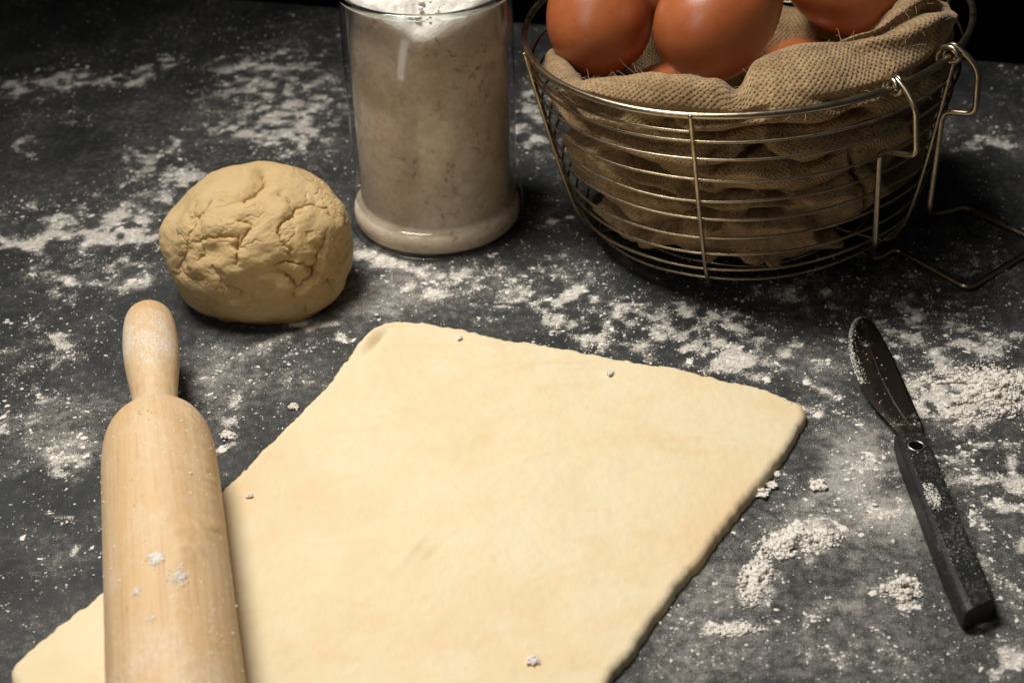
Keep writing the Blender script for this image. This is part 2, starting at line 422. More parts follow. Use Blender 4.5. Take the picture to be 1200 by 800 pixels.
# ------------------------------------------------------------------ where the flour lies (mm on the table)
FLOUR = [   # centre x, y, half axes (two vectors), film, grains
    (-251,742,24.3,-1.3,3.7,-14.9,0.2,1), (-279,736,9.7,-0.5,2.5,-9.0,0.1,0.9), (-213,746,11.6,1.9,2.5,-10.4,0.1,0.9), (-195,762,7.9,-0.4,1.8,-9.5,0.1,0.8),
    (-158,762,14.8,-0.8,2.1,-14.3,0.1,0.6), (-238,700,4.7,-0.2,1.5,-6.3,0,0.9), (-227,692,5.8,2.2,1.9,-6.1,0,0.9), (-256,664,4.5,-0.2,1.3,-4.9,0,0.9),
    (-251,673,9.0,-0.4,1.8,-6.9,0,0.6), (-248,651,4.4,-0.2,1.3,-4.7,0,0.8), (-124,726,33.3,-1.8,6.6,-55.4,0.15,0.62), (-112,678,18.1,-0.9,3.4,-30.0,0.1,0.5),
    (-194,652,11.2,4.0,2.7,-9.3,0.05,0.75), (-170,662,4.4,-0.2,1.2,-6.8,0,0.9), (-176,630,17.2,-0.8,4.3,-22.4,0,0.45), (-191,583,44.6,-2.0,8.6,-38.5,0.1,0.52),
    (-218,594,8.2,-0.4,1.7,-6.6,0,0.9), (-214,573,10.7,1.4,2.3,-7.8,0.1,0.95), (-225,562,7.9,-0.3,1.7,-6.1,0.1,0.95), (-187,572,12.0,-0.5,1.7,-7.8,0.1,1),
    (-174,582,5.3,-0.2,1.9,-9.6,0.1,0.95), (-185,589,6.5,-0.3,1.4,-6.5,0,0.9), (-164,620,7.6,6.2,2.7,-7.5,0.1,0.8), (-168,568,8.0,-0.4,1.4,-7.0,0,0.8),
    (-209,541,6.6,5.1,2.1,-4.8,0,0.75), (-164,525,8.5,4.3,1.9,-5.4,0.5,0.9), (-184,532,20.8,6.4,3.1,-9.8,0.1,0.5), (-196,522,18.8,-0.8,3.4,-13.7,0,0.35),
    (-163,701,13.9,-0.7,4.3,-26.3,0,0.45), (-138,670,13.4,-0.7,1.7,-11.8,0,0.5), (-219,641,23.3,20.7,7.8,-19.2,0,-0.5), (-212,694,34.9,22.1,4.7,-14.1,0,-0.35),
    (-181,702,23.2,-1.2,2.7,-14.8,0,-0.3), (-169,414,13.5,-0.5,1.7,-7.1,0.7,1), (-168,436,16.1,10.4,7.0,-15.4,0.5,0.35), (-164,378,5.5,-0.2,0.6,-2.3,0.1,1),
    (-183,405,9.5,-0.3,1.1,-3.9,0.2,0.5), (-165,401,6.9,-0.2,0.8,-3.4,0.1,0.7), (-123,460,13.0,-0.5,3.0,-18.5,0.45,0.35), (-95,479,9.8,8.4,1.5,-3.9,0.7,0.6),
    (-100,464,27.6,-1.1,3.4,-26.4,0.15,0.32), (-200,480,17.8,-0.7,6.6,-24.6,0.05,0.42), (-174,488,14.3,-0.6,4.3,-18.8,0,0.3), (-188,440,13.4,-0.5,3.6,-13.7,0.15,0.4),
    (-191,486,3.6,-0.1,0.8,-3.1,0,0.8), (-109,431,2.7,-1.5,-1.3,-16.9,0.05,0.9), (-113,418,2.6,-0.1,0.4,-2.6,0,1.2), (-150,384,5.0,2.9,2.8,-6.1,0.35,0.2),
    (-152,356,8.1,8.0,5.9,-9.2,0.35,0.15), (-150,362,2.4,-0.1,1.0,-4.3,0,0.7), (-189,451,6.8,-0.3,0.6,-2.3,0.1,0.6), (-193,429,4.6,-0.2,0.7,-2.6,0.1,0.8),
    (-51,539,23.5,-12.5,-0.6,-6.2,0.5,1), (-61,548,7.6,-5.3,-0.7,-5.5,0.3,1), (-55,511,25.4,3.0,1.9,-17.3,0.75,0.35), (-40,515,11.6,-6.1,-0.4,-3.9,0.2,0.7),
    (-91,494,18.3,-7.3,-0.0,-3.7,0.2,1), (-100,496,7.4,-2.5,0.1,-4.4,0.1,0.9), (-76,486,7.9,-1.5,0.1,-2.5,0.1,0.8), (24,511,8.8,1.3,0.0,-3.3,0.1,1.2),
    (14,589,6.5,-0.3,-0.2,-5.7,0.1,1.1), (17,573,6.8,-4.0,-0.6,-3.8,0.1,1), (18,546,14.6,-0.6,-0.1,-2.9,0.2,0.6), (1,524,29.8,-1.3,-0.2,-13.8,0.15,0.38),
    (50,486,47.4,-17.1,-3.8,-20.8,0,0.55), (85,489,20.1,-15.1,-1.0,-2.9,0.1,1.1), (48,504,10.1,-0.4,-0.2,-2.6,0.05,0.9), (37,483,2.8,-0.1,-0.2,-3.7,0,1),
    (114,469,2.1,-0.1,-1.3,-7.1,0.1,1), (86,463,19.0,-8.1,-2.1,-8.0,0.05,0.65), (8,503,21.7,-0.9,-0.2,-10.5,0,0.4), (19,692,7.3,-0.4,-1.4,-46.4,0.15,0.7),
    (8,665,6.2,-0.3,-0.2,-9.7,0.1,0.9), (13,703,6.4,-0.3,-0.2,-8.4,0,0.9), (238,640,26.0,0.7,-1.2,-4.6,0.2,1.1), (242,653,17.2,-0.9,-2.7,-9.5,0.05,0.5),
    (187,470,13.0,-0.5,-2.2,-7.7,0.3,1), (191,480,20.8,-0.8,-1.7,-6.1,0.1,0.5), (182,439,20.3,-0.8,-4.6,-16.4,0.3,1.1), (163,443,11.9,-0.5,-5.9,-23.2,0.2,0.75),
    (162,416,22.2,-0.8,-6.7,-25.4,0.1,0.62), (179,386,6.6,-0.2,-6.3,-20.8,0.1,0.85), (162,489,14.1,-0.6,-2.4,-10.1,0.2,0.6), (153,472,10.3,-0.4,-2.8,-12.0,0.1,0.5),
    (188,513,32.7,-1.4,-6.0,-22.8,0.25,0.34), (214,554,23.0,-1.0,-4.7,-16.5,0.2,0.38), (215,529,11.1,-0.5,-3.3,-11.2,0.25,0.35), (126,508,19.9,-0.8,-1.7,-9.3,0.2,0.5),
    (112,519,14.7,-0.6,-1.1,-6.8,0.1,0.3), (116,427,10.7,2.5,-0.5,-5.7,0.2,0.85), (121,442,9.9,-0.4,-1.5,-7.7,0.1,0.6), (124,403,14.7,10.8,2.4,-15.4,0.75,0.6),
    (115,388,15.5,11.2,1.4,-8.2,0.85,0.45), (128,376,8.4,-5.5,-4.7,-10.0,0.7,0.4), (130,368,9.4,-8.1,-4.8,-8.6,0.35,0.65), (116,361,17.5,-0.6,-2.0,-9.4,0.3,0.45),
    (98,362,20.4,-0.7,-1.5,-8.6,0.25,0.4), (122,456,16.8,-0.6,-3.3,-17.2,0.3,0.25), (95,355,11.2,1.9,-0.4,-5.0,0.2,1.1), (78,338,2.5,-2.5,-5.0,-8.7,0.2,1.1),
    (125,332,4.1,-2.5,-2.7,-5.4,0.15,0.9), (119,337,8.4,-0.3,-1.9,-8.6,0.15,0.45), (68,316,6.5,-0.2,-0.2,-1.5,0.15,1.2), (96,316,2.5,-0.7,-3.5,-10.7,0.3,0.7),
    (106,333,2.0,-0.9,-5.9,-14.9,0.4,0.35), (62,335,13.0,17.5,10.0,-14.1,0.4,0.22), (44,313,11.9,16.2,8.2,-10.7,0.3,0.35), (148,311,3.0,-1.8,-1.3,-2.3,0.1,1),
    (151,301,5.7,-0.2,-3.1,-10.3,0.1,0.8), (148,352,8.6,-0.3,-6.7,-24.8,0.05,0.35), (159,360,8.7,-0.3,-7.2,-25.5,0.05,0.4), (159,331,6.6,-0.2,-4.6,-15.4,0.05,0.4),
    (104,307,29.1,-0.9,-3.0,-14.1,0.12,0.28), (98,375,7.7,-0.3,-1.3,-7.1,0.25,0.3), (92,389,2.6,-4.3,-5.6,-7.7,0.2,0.5), (152,387,18.2,-0.6,-2.4,-9.3,0.1,0.5),
    (170,351,4.6,-0.1,-2.5,-8.2,0.1,0.8), (67,305,21.1,-0.6,-1.5,-10.5,0.2,0.25), (-16,704,4.6,-0.2,0.6,-84.7,0.1,0.3), (153,539,22.6,-1.0,-1.8,-8.6,0.1,0.3),
    (38,529,18.7,-0.8,-0.4,-7.0,0.1,0.3),
]
FL = np.array(FLOUR, float)
DOUGH_FAR = [(-52.9, 489.4), (-45, 490.3), (-28, 486.5), (-14, 481), (0, 474.9), (17, 469.5), (34, 463.4), (51, 458), (66.9, 451.7), (80, 446), (92, 440.6), (105.4, 432.6), (110.2, 427)]
DOUGH_RIGHT = [(110.2, 427), (109.6, 419.5), (102.5, 406.1), (92, 389), (82.1, 374.6), (67, 353.5), (53.7, 333.7), (40, 312.5), (26.4, 291.2), (12, 267), (-3, 244), (-6, 238)]
DOUGH_LEFT = [(-52.9, 489.4), (-58, 483), (-62, 475), (-73.6, 446.9), (-89.5, 414), (-105.5, 384.7), (-118.2, 363), (-136.9, 335.8), (-150.3, 317.4), (-156.8, 308), (-157.2, 303)]
DOUGH_NEAR = [(-157.2, 303), (-154, 296.5), (-140, 287), (-115, 276), (-80, 262), (-45, 247), (-20, 239), (-6, 238)]
DOUGH_POLY = DOUGH_FAR + DOUGH_RIGHT[1:] + DOUGH_NEAR[::-1][1:] + DOUGH_LEFT[::-1][1:-1]

def edge_y(x):            # far edge of the table top, mm
    return 742.5 - .27*(x-267.6)

def flour_fields(x, y):
    p = np.stack([x, y], -1)
    wx = x + (fbm(p/16., 3, 3)-.5)*22; wy = y + (fbm(p/16., 3, 9)-.5)*22
    fl = .24 + .42*(fbm(p/60., 3, 21)-.42); fi = .05 + .40*np.clip(fbm(p*np.array([1., .45])/38., 4, 31)-.36, 0, 1) + .24*np.clip((fbm(p*np.array([.6, 1.2])/14., 4, 33)-.5)*2, 0, 1) + .12*np.clip((x-20)/80, 0, 1)*np.clip((430-y)/60, 0, 1)
    for cx, cy, ux, uy, vx, vy, f, s in FL:
        det = ux*vy-uy*vx; dx = wx-cx; dy = wy-cy
        a = (dx*vy-dy*vx)/det; b = (dy*ux-dx*uy)/det
        w = np.exp(-.75*(a*a+b*b)**1.3)
        fl = fl + s*w*.86; fi = fi + f*w*.8
    mott = fbm(p/5., 4, 41)
    m2 = fbm(p/2.2, 3, 45)
    fl = fl*(.18+1.15*np.clip((mott-.26)*2.1, 0, 1.3))*(.6+.8*m2)
    return np.clip(fl, 0, 1.25), np.clip(fi, 0, 1)

# ------------------------------------------------------------------ table and backdrop
def build_table():
    x0, x1, y0, st = -370., 370., 215., 1.9
    nx = int((x1-x0)/st)+1; ny = 350
    xs = np.linspace(x0, x1, nx); t = np.linspace(0, 1, ny)
    X, T = np.meshgrid(xs, t); Y = y0 + (edge_y(X)-y0)*T
    x, y = X.ravel(), Y.ravel()
    fl, fi = flour_fields(x, y)
    V = np.stack([x, y, np.zeros_like(x)], -1); F = grid_faces(nx, ny)
    # the rest of the board and its rim, coarse
    def q(a, b, c, d):
        nonlocal V, F, fl, fi
        k = len(V); V = np.vstack([V, [a, b, c, d]]); F = np.vstack([F, [[k, k+1, k+2, k+3]]])
        fl = np.append(fl, [.1]*4); fi = np.append(fi, [.05]*4)
    L_, R_, N_, th = -720., 720., -260., -22.
    e = edge_y
    q((L_, y0, 0), (x0, y0, 0), (x0, e(x0), 0), (L_, e(L_), 0)); q((x1, y0, 0), (R_, y0, 0), (R_, e(R_), 0), (x1, e(x1), 0))
    q((L_, N_, 0), (R_, N_, 0), (R_, y0, 0), (L_, y0, 0))
    q((R_, e(R_), 0), (R_, e(R_), th), (L_, e(L_), th), (L_, e(L_), 0)); q((L_, N_, 0), (L_, N_, th), (R_, N_, th), (R_, N_, 0))
    q((L_, e(L_), 0), (L_, e(L_), th), (L_, N_, th), (L_, N_, 0)); q((R_, N_, 0), (R_, N_, th), (R_, e(R_), th), (R_, e(R_), 0))
    q((L_, e(L_), th), (R_, e(R_), th), (R_, N_, th), (L_, N_, th))
    me = mesh_np('table_top', V/1000., F, False)
    for n, d in (('flour', fl), ('film', fi)):
        a = me.attributes.new(n, 'FLOAT', 'POINT'); a.data.foreach_set('value', d.astype(np.float32))
    tag(link('table_top', me, M['table']), 'dark slate table top dusted with flour', kind='structure')
    w = mesh_np('background_wall', [(-3, 1.9, -1.2), (3, 1.9, -1.2), (3, 1.9, 2.0), (-3, 1.9, 2.0)], [[0, 1, 2, 3]], False)
    tag(link('background_wall', w, M['wall']), 'black backdrop behind the table', kind='structure')
build_table()

# ------------------------------------------------------------------ crumbs
def ico_variants(n=8):
    bm = bmesh.new(); bmesh.ops.create_icosphere(bm, subdivisions=1, radius=1.0)
    bm.verts.ensure_lookup_table()
    V = np.array([v.co[:] for v in bm.verts]); F = np.array([[v.index for v in f.verts] for f in bm.faces]); bm.free()
    return [V*(1+RNG.uniform(-.38, .30, (len(V), 1))) for _ in range(n)], F
ICO, ICO_F = ico_variants()
_O = np.array([(1, 0, 0), (-1, 0, 0), (0, 1, 0), (0, -1, 0), (0, 0, 1), (0, 0, -1)], float)
OCT = [_O*(1+RNG.uniform(-.35, .3, (6, 1))) for _ in range(8)]
OCT_F = np.array([(0, 2, 4), (2, 1, 4), (1, 3, 4), (3, 0, 4), (2, 0, 5), (1, 2, 5), (3, 1, 5), (0, 3, 5)])

def crumbs_mesh(name, C, S, squash=.7, smooth=False, tiny=.00022):
    """grains under `tiny` metres get eight faces, the others twenty"""
    V1, F1 = _crumbs(C[S >= tiny], S[S >= tiny], squash, ICO, ICO_F); V2, F2 = _crumbs(C[S < tiny], S[S < tiny], squash, OCT, OCT_F)
    return mesh_np(name, np.vstack([V1, V2]), np.vstack([F1, F2+len(V1)]), smooth)

def _crumbs(C, S, squash, SHAPES, SHAPE_F):
    """C (n,3) centres, S (n,) radii"""
    n = len(C); nv = len(SHAPES[0])
    base = np.array(SHAPES)[RNG.integers(0, len(SHAPES), n)]
    ang = RNG.uniform(0, 2*np.pi, n); ca, sa = np.cos(ang), np.sin(ang)
    B = base.copy(); B[..., 0] = base[..., 0]*ca[:, None]-base[..., 1]*sa[:, None]; B[..., 1] = base[..., 0]*sa[:, None]+base[..., 1]*ca[:, None]
    el = RNG.uniform(.7, 1.35, (n, 1)); B[..., 0] *= el; B[..., 1] /= el; B[..., 2] *= squash
    V = (C[:, None, :] + B*S[:, None, None]).reshape(-1, 3)
    F = (SHAPE_F[None] + (np.arange(n)*nv)[:, None, None]).reshape(-1, 3)
    return V, F

def blocked(x, y, pad=0.):
    b = in_poly(x, y, DOUGH_POLY)
    b |= ((x+106.5)/39)**2 + ((y-521)/38)**2 < 1
    b |= (x+33.6)**2 + (y-583)**2 < 42**2
    b |= (x > 138) & (x < 152) & (y > 312) & (y < 402)
    return b

def build_flour_scatter():
    n = 620000
    x = RNG.uniform(-340, 340, n); y = RNG.uniform(270, 880, n)
    near = (y < 640) | (RNG.random(n) < .6)
    x, y = x[near], y[near]
    ok = (y < edge_y(x)-3) & ~blocked(x, y) & (np.abs(x) < 60+y*.36)
    x, y = x[ok], y[ok]
    fl, fi = flour_fields(x, y)
    p = np.clip((fl-.06)*.62, 0, 1)**1.35
    keep = RNG.random(len(x)) < p
    x, y, fl = x[keep], y[keep], fl[keep]
    if len(x) > 82000: x, y, fl = x[:82000], y[:82000], fl[:82000]
    s = RNG.lognormal(math.log(.165), .52, len(x)); s = np.clip(s*(.75+.5*fl), .09, 1.3)
    big = RNG.random(len(x)) < .012*(.3+fl); s[big] *= RNG.uniform(1.5, 2.4, big.sum()); s = np.clip(s, .09, 1.7)
    C = np.stack([x, y, s*.35], -1)/1000
    tag(link('flour_dust', crumbs_mesh('flour_dust', C, s/1000), M['flour']), 'loose flour grains scattered over the dark table top', 'flour', kind='stuff')
    # thin flakes of pressed flour: low irregular discs
    n = 260000
    x = RNG.uniform(-340, 340, n); y = RNG.uniform(270, 890, n)
    ok = (y < edge_y(x)-4) & ~blocked(x, y) & (np.abs(x) < 60+y*.36)
    x, y = x[ok], y[ok]; fl, fi = flour_fields(x, y)
    keep = RNG.random(len(x)) < np.clip(.007+.19*np.clip(fl-.10, 0, 1.2)**1.15, 0, 1)
    x, y, fl = x[keep][:16000], y[keep][:16000], fl[keep][:16000]
    n = len(x); K = 9
    rad = np.clip(RNG.lognormal(math.log(.50), .50, n)*(.38+.80*fl), .16, 2.2)
    a = np.linspace(0, 2*np.pi, K, endpoint=False)[None]+RNG.uniform(-.25, .25, (n, K))
    rr = rad[:, None]*RNG.uniform(.45, 1.15, (n, K)); el = RNG.uniform(.75, 1.5, (n, 1)); th_ = RNG.normal(.25, .7, (n, 1))
    dx, dy = rr*np.cos(a)*el, rr*np.sin(a)/el
    X = x[:, None]+dx*np.cos(th_)-dy*np.sin(th_); Y = y[:, None]+dx*np.sin(th_)+dy*np.cos(th_)
    cen = np.stack([x, y, .06+rad*RNG.uniform(.12, .30, n)], -1)[:, None]
    V = np.concatenate([np.stack([X, Y, np.full_like(X, .03)], -1), cen], 1).reshape(-1, 3)
    k = np.arange(K); T = np.stack([k, (k+1) % K, np.full(K, K)], -1)
    F = (T[None]+(np.arange(n)*(K+1))[:, None, None]).reshape(-1, 3)
    tag(link('flour_flakes', mesh_np('flour_flakes', V/1000, F, True), M['flour']), 'thin pressed flakes of flour sticking to the dark table top', 'flour', kind='stuff')
build_flour_scatter()

def heap(name, cx, cy, rx, ry, ang, h, n, smin, smax, label, group=None, z0=0., cat='flour'):
    a = R(ang); u = RNG.normal(0, .46, (n, 2)); u = u[(u**2).sum(1) < 1.6]
    k = fbm(u*2.2+7.7+cx, 3, int(abs(cx))) ; u = u[k > .36]
    k = fbm(u*2.2+7.7+cx, 3, int(abs(cx)))
    s = np.clip(RNG.lognormal(math.log(.24), .58, len(u)), .12, smax)
    z = np.maximum(0, h*np.exp(-1.6*(u**2).sum(1))*(k-.25)*2.0)*RNG.uniform(.3, 1, len(u)) + s*.4
    X = u[:, 0]*rx; Y = u[:, 1]*ry
    C = np.stack([X*math.cos(a)-Y*math.sin(a), X*math.sin(a)+Y*math.cos(a), z], -1)/1000
    o = link(name, crumbs_mesh(name, C, s/1000, .85, True), M['flour'], loc=(cx/1000, cy/1000, z0/1000))
    return tag(o, label, cat, group)

heap('flour_heap', 181, 437, 26, 15, 10, 4.6, 13000, .35, 1.9, 'broad low heap of loose flour on the table beside the knife blade')
heap('flour_heap', 95.5, 355, 13, 6, 12, 2.6, 5200, .35, 1.3, 'crumbly flour heap lying crosswise between the dough sheet and knife handle')
heap('flour_heap', 78.4, 338, 4.5, 11, -22, 2.3, 3600, .35, 1.2, 'narrow line of clumped flour beside the cut edge of the dough')
heap('flour_heap', 125.3, 332, 6.5, 5.5, 30, 3.0, 1900, .5, 1.6, 'small knobbly flour clump next to the knife handle')
heap('flour_heap', 68.2, 316, 9, 2.6, 3, 1.0, 1100, .25, .8, 'thin flat smear of flour near the front of the dough edge')

# ------------------------------------------------------------------ rolled dough sheet
def resample(P, n):
    P = spline(P, 10); d = np.r_[0, np.cumsum(np.linalg.norm(np.diff(P, axis=0), axis=1))]
    t = np.linspace(0, d[-1], n); return np.stack([np.interp(t, d, P[:, i]) for i in range(2)], -1)

def build_dough():
    nu, nv = 250, 290
    def fuzz(Q, seed, amp):
        T = np.gradient(Q, axis=0); T /= np.linalg.norm(T, axis=1)[:, None]; Nn = np.stack([-T[:, 1], T[:, 0]], -1)
        k = np.arange(len(Q))
        w = np.clip(np.minimum(k, len(Q)-1-k)/6., 0, 1)
        d = ((fbm(Q/9., 4, seed, .6)-.5)*2*amp*w)[:, None]
        d2 = ((fbm(Q/1.9, 3, seed+7, .6)-.5)*amp*.8*w)[:, None]
        return Q + Nn*(d+d2)
    A = fuzz(resample(DOUGH_FAR, nu), 51, 2.4); B = fuzz(resample(DOUGH_NEAR, nu), 52, 1.6)
    Lf = fuzz(resample(DOUGH_LEFT, nv), 53, 1.5); Rt = fuzz(resample(DOUGH_RIGHT, nv), 54, 1.1)
    u = np.linspace(0, 1, nu)[None, :, None]; v = np.linspace(0, 1, nv)[:, None, None]
    # more rows near the borders for the rounded edge
    P = (1-v)*A[None] + v*B[None] + (1-u)*Lf[:, None] + u*Rt[:, None] - ((1-u)*(1-v)*A[0] + u*(1-v)*A[-1] + (1-u)*v*B[0] + u*v*B[-1])
    P = P.reshape(-1, 2)
    border = np.vstack([densify(A, .5), densify(Rt, .5), densify(B, .5), densify(Lf, .5)])
    d = np.full(len(P), 99.)
    for c in np.array_split(np.arange(len(border)), 60):
        b = border[c]; dd = ((P[:, None, :]-b[None])**2).sum(-1).min(1); d = np.minimum(d, dd)
    d = np.sqrt(d)
    w = 3.2
    k = np.clip(d/w, 0, 1); prof = (1-(1-k)**2.1)**(1/2.1)
    t = 4.3 + 1.0*(fbm(P/38., 3, 61)-.5) + .55*(fbm(P/11., 3, 62)-.5) + .30*(fbm(P/2.2, 3, 63)-.5)
    # a thicker folded lump at the far corner and faint rolling marks
    q = P-np.array([-59., 477.]); e = np.array([.42, .907]); s1 = q@e; s2 = q@np.array([.907, -.42])
    t += 1.8*np.exp(-(s1/9.)**2-((s2-.5)/3.0)**2) - 1.2*np.exp(-(s1/9.)**2-((s2-5.5)/1.6)**2)
    for cx, cy, dx, dy, L1, amp in ((-35, 352, .5, .86, 9, .45), (-28, 350, .6, .8, 7, -.4), (40, 335, .98, -.2, 22, .35), (36, 331, .98, -.2, 24, -.35), (10, 400, .9, .4, 26, .25), (-60, 392, .8, .55, 12, .3), (60, 395, .95, .3, 25, -.2)):
        g = P-np.array([cx, cy]); a1 = g@np.array([dx, dy]); a2 = g@np.array([-dy, dx]); t += amp*np.exp(-(a1/L1)**2-((a2+.02*a1*a1/ L1)/1.6)**2)
    z = .15 + t*prof
    V = np.column_stack([P, z]); F = grid_faces(nu, nv)[:, ::-1]
    c0 = np.array([-25., 365., 0])
    me = mesh_np('dough_sheet', (V-c0)/1000, F, True)
    o = link('dough_sheet', me, M['dough'], loc=c0/1000)
    tag(o, 'flat rectangular sheet of pale rolled dough on the floured table', 'dough')
build_dough()

# ------------------------------------------------------------------ dough ball
CRACKS = [
  (1.6, [(4.6, 7.0, 32.3), (5.7, -4.6, 32.5), (1.9, -8.8, 32.2), (-2.4, -13.5, 31.0), (-1.6, -16.0, 30.2)]),
  (1.0, [(13.2, -9.1, 30.4), (17.1, -11.7, 28.5), (20.9, -13.7, 26.2), (20.2, -16.8, 25.3), (16.0, -23.3, 23.6), (13.0, -28.4, 20.8), (16.1, -30.5, 17.0), (18.7, -32.5, 12.2)]),
  (0.9, [(20.9, -13.7, 26.2), (26.8, -8.4, 24.2), (31.2, -6.9, 21.0), (34.8, -9.3, 16.2)]),
  (1.2, [(12.3, -36.3, 9.7), (13.7, -35.4, 10.8), (19.5, -32.9, 10.7), (27.0, -29.9, 4.2), (28.2, -29.3, 2.1), (23.8, -32.7, -1.8), (21.4, -34.0, -3.8), (17.9, -36.0, 1.6), (12.2, -36.5, 9.3)]),
  (0.7, [(28.2, -29.3, 2.1), (29.4, -26.6, 7.7), (31.7, -18.4, 14.9)]),
  (0.9, [(28.2, -29.3, 2.1), (32.6, -21.8, -9.6)]),
  (1.1, [(19.3, -34.6, -6.1), (20.2, -27.5, -17.8)]),
  (1.0, [(-20.4, -27.7, 17.4), (-19.4, -26.8, 19.0), (-11.8, -29.0, 20.7), (-4.0, -30.7, 20.9), (-2.6, -33.9, 17.4), (-3.7, -36.4, 13.4), (-4.3, -37.5, 10.9)]),
  (0.9, [(-2.6, -33.9, 17.4), (-1.6, -31.5, 20.3), (-0.2, -29.5, 22.3), (2.5, -27.6, 23.8), (1.4, -25.1, 25.6), (-3.3, -24.5, 25.9)]),
  (1.1, [(-22.3, -12.2, 26.0), (-24.5, -21.1, 20.2), (-26.5, -26.2, 13.4), (-30.4, -26.0, 6.7), (-33.6, -23.3, -1.7)]),
  (0.8, [(-14.9, -14.1, 28.5), (-21.5, -19.2, 23.4), (-19.4, -26.1, 19.7)]),
  (0.8, [(-14.1, -35.6, 10.0), (-11.9, -38.2, 2.7), (-4.9, -39.5, -3.4), (0.6, -35.3, -15.5)]),
  (0.7, [(-19.9, -26.6, 18.9), (-19.4, -31.1, 13.9), (-20.7, -32.3, 10.3)]),
  (0.6, [(-30.1, -27.5, 0.9), (-24.7, -32.2, -0.3), (-20.0, -34.9, 2.5)]),
]

def build_ball():
    bm = bmesh.new(); bmesh.ops.create_icosphere(bm, subdivisions=8, radius=1.0)
    U = np.array([v.co[:] for v in bm.verts]); F = np.array([[v.index for v in f.verts] for f in bm.faces]); bm.free()
    ax = np.array([38.6, 36.0, 29.0])
    # fuller lower half
    lo = U[:, 2] < 0; U2 = U.copy()
    rxy = np.hypot(U[:, 0], U[:, 1])+1e-9
    full = np.where(lo, (1-np.abs(U[:, 2])**3.8)**(1/2.35), (1-np.abs(U[:, 2])**2.6)**(1/2.2))/np.maximum((1-U[:, 2]**2)**.5, 1e-6)
    full = np.clip(full, 1, 1.5)
    U2[:, :2] *= full[:, None]
    P = U2*ax
    Nn = U/ax; Nn /= np.linalg.norm(Nn, axis=1)[:, None]
    disp = 5.6*(fbm(U*1.9+3.1, 3, 71)-.5) + 1.1*(fbm(U*5+1.7, 3, 72)-.5) + .45*(fbm(U*16, 3, 73)-.5)
    rn = np.abs(fbm(U*4.2+9.1, 3, 75)-.5); disp -= .55*np.exp(-(rn/.016)**2)*np.clip((fbm(U*3+2, 2, 76)-.45)*6, 0, 1)
    # silhouette bumps either side of the notch on the top
    for c, amp, rad in (((-9, 6, 32), 1.8, 12), ((14, 5, 30), 1.8, 10), ((-32, -5, 20), -2.2, 9), ((-38, -8, 6), 1.8, 10), ((5, 8, 32), -2.0, 5)):
        disp += amp*np.exp(-((P-np.array(c))**2).sum(1)/rad**2)
    jig = (np.stack([fbm(U*9+k*7.7, 3, 80+k) for k in range(3)], -1)-.5)*5.0
    def unit(Q): return Q/np.linalg.norm(Q, axis=1)[:, None]*38.
    Pj = unit((P + jig)/ax)
    for wdt, pts in CRACKS:
        pts = unit(np.array(pts, float)/np.array([41.5, 40., 33.])); dmin = np.full(len(P), 99.); best = np.zeros(len(P))
        Ltot = np.r_[0, np.cumsum(np.linalg.norm(np.diff(pts, axis=0), axis=1))]
        for i, (a, b) in enumerate(zip(pts[:-1], pts[1:])):
            ab = b-a; t = np.clip(((Pj-a)@ab)/(ab@ab), 0, 1); dd = np.linalg.norm(Pj-(a+t[:, None]*ab), axis=1)
            m = dd < dmin; dmin[m] = dd[m]; best[m] = ((Ltot[i]+t*np.linalg.norm(ab))/Ltot[-1])[m]
        taper = np.clip(np.minimum(best, 1-best)*5+.45, 0, 1)
        along = .6+.8*vnoise(Pj/4.5, 79)
        disp -= wdt*1.8*taper*along*np.exp(-(dmin/(.26+.16*wdt))**2) + wdt*.8*taper*np.exp(-(dmin/2.4)**2)
        disp += wdt*.35*np.exp(-((dmin-5.0)/3.2)**2)
    dent = unit(np.array([[-13.8/41.5, -32.8/40, 15.4/33]]))[0]; dd = np.linalg.norm(unit(P/ax)-dent, axis=1)
    disp -= 3.4*np.exp(-(dd/6.0)**2)
    V = P + Nn*disp[:, None]
    V[:, 2] += 24.0
    V[:, 2] = np.where(V[:, 2] < 1.2, .15+.0*V[:, 2]+.25*np.maximum(V[:, 2], 0), V[:, 2])
    o = link('dough_ball', mesh_np('dough_ball', V/1000, F, True), M['ball'], loc=(-.1065, .5225, 0))
    tag(o, 'rounded cracked ball of raw dough beside the glass jar', 'dough')
build_ball()

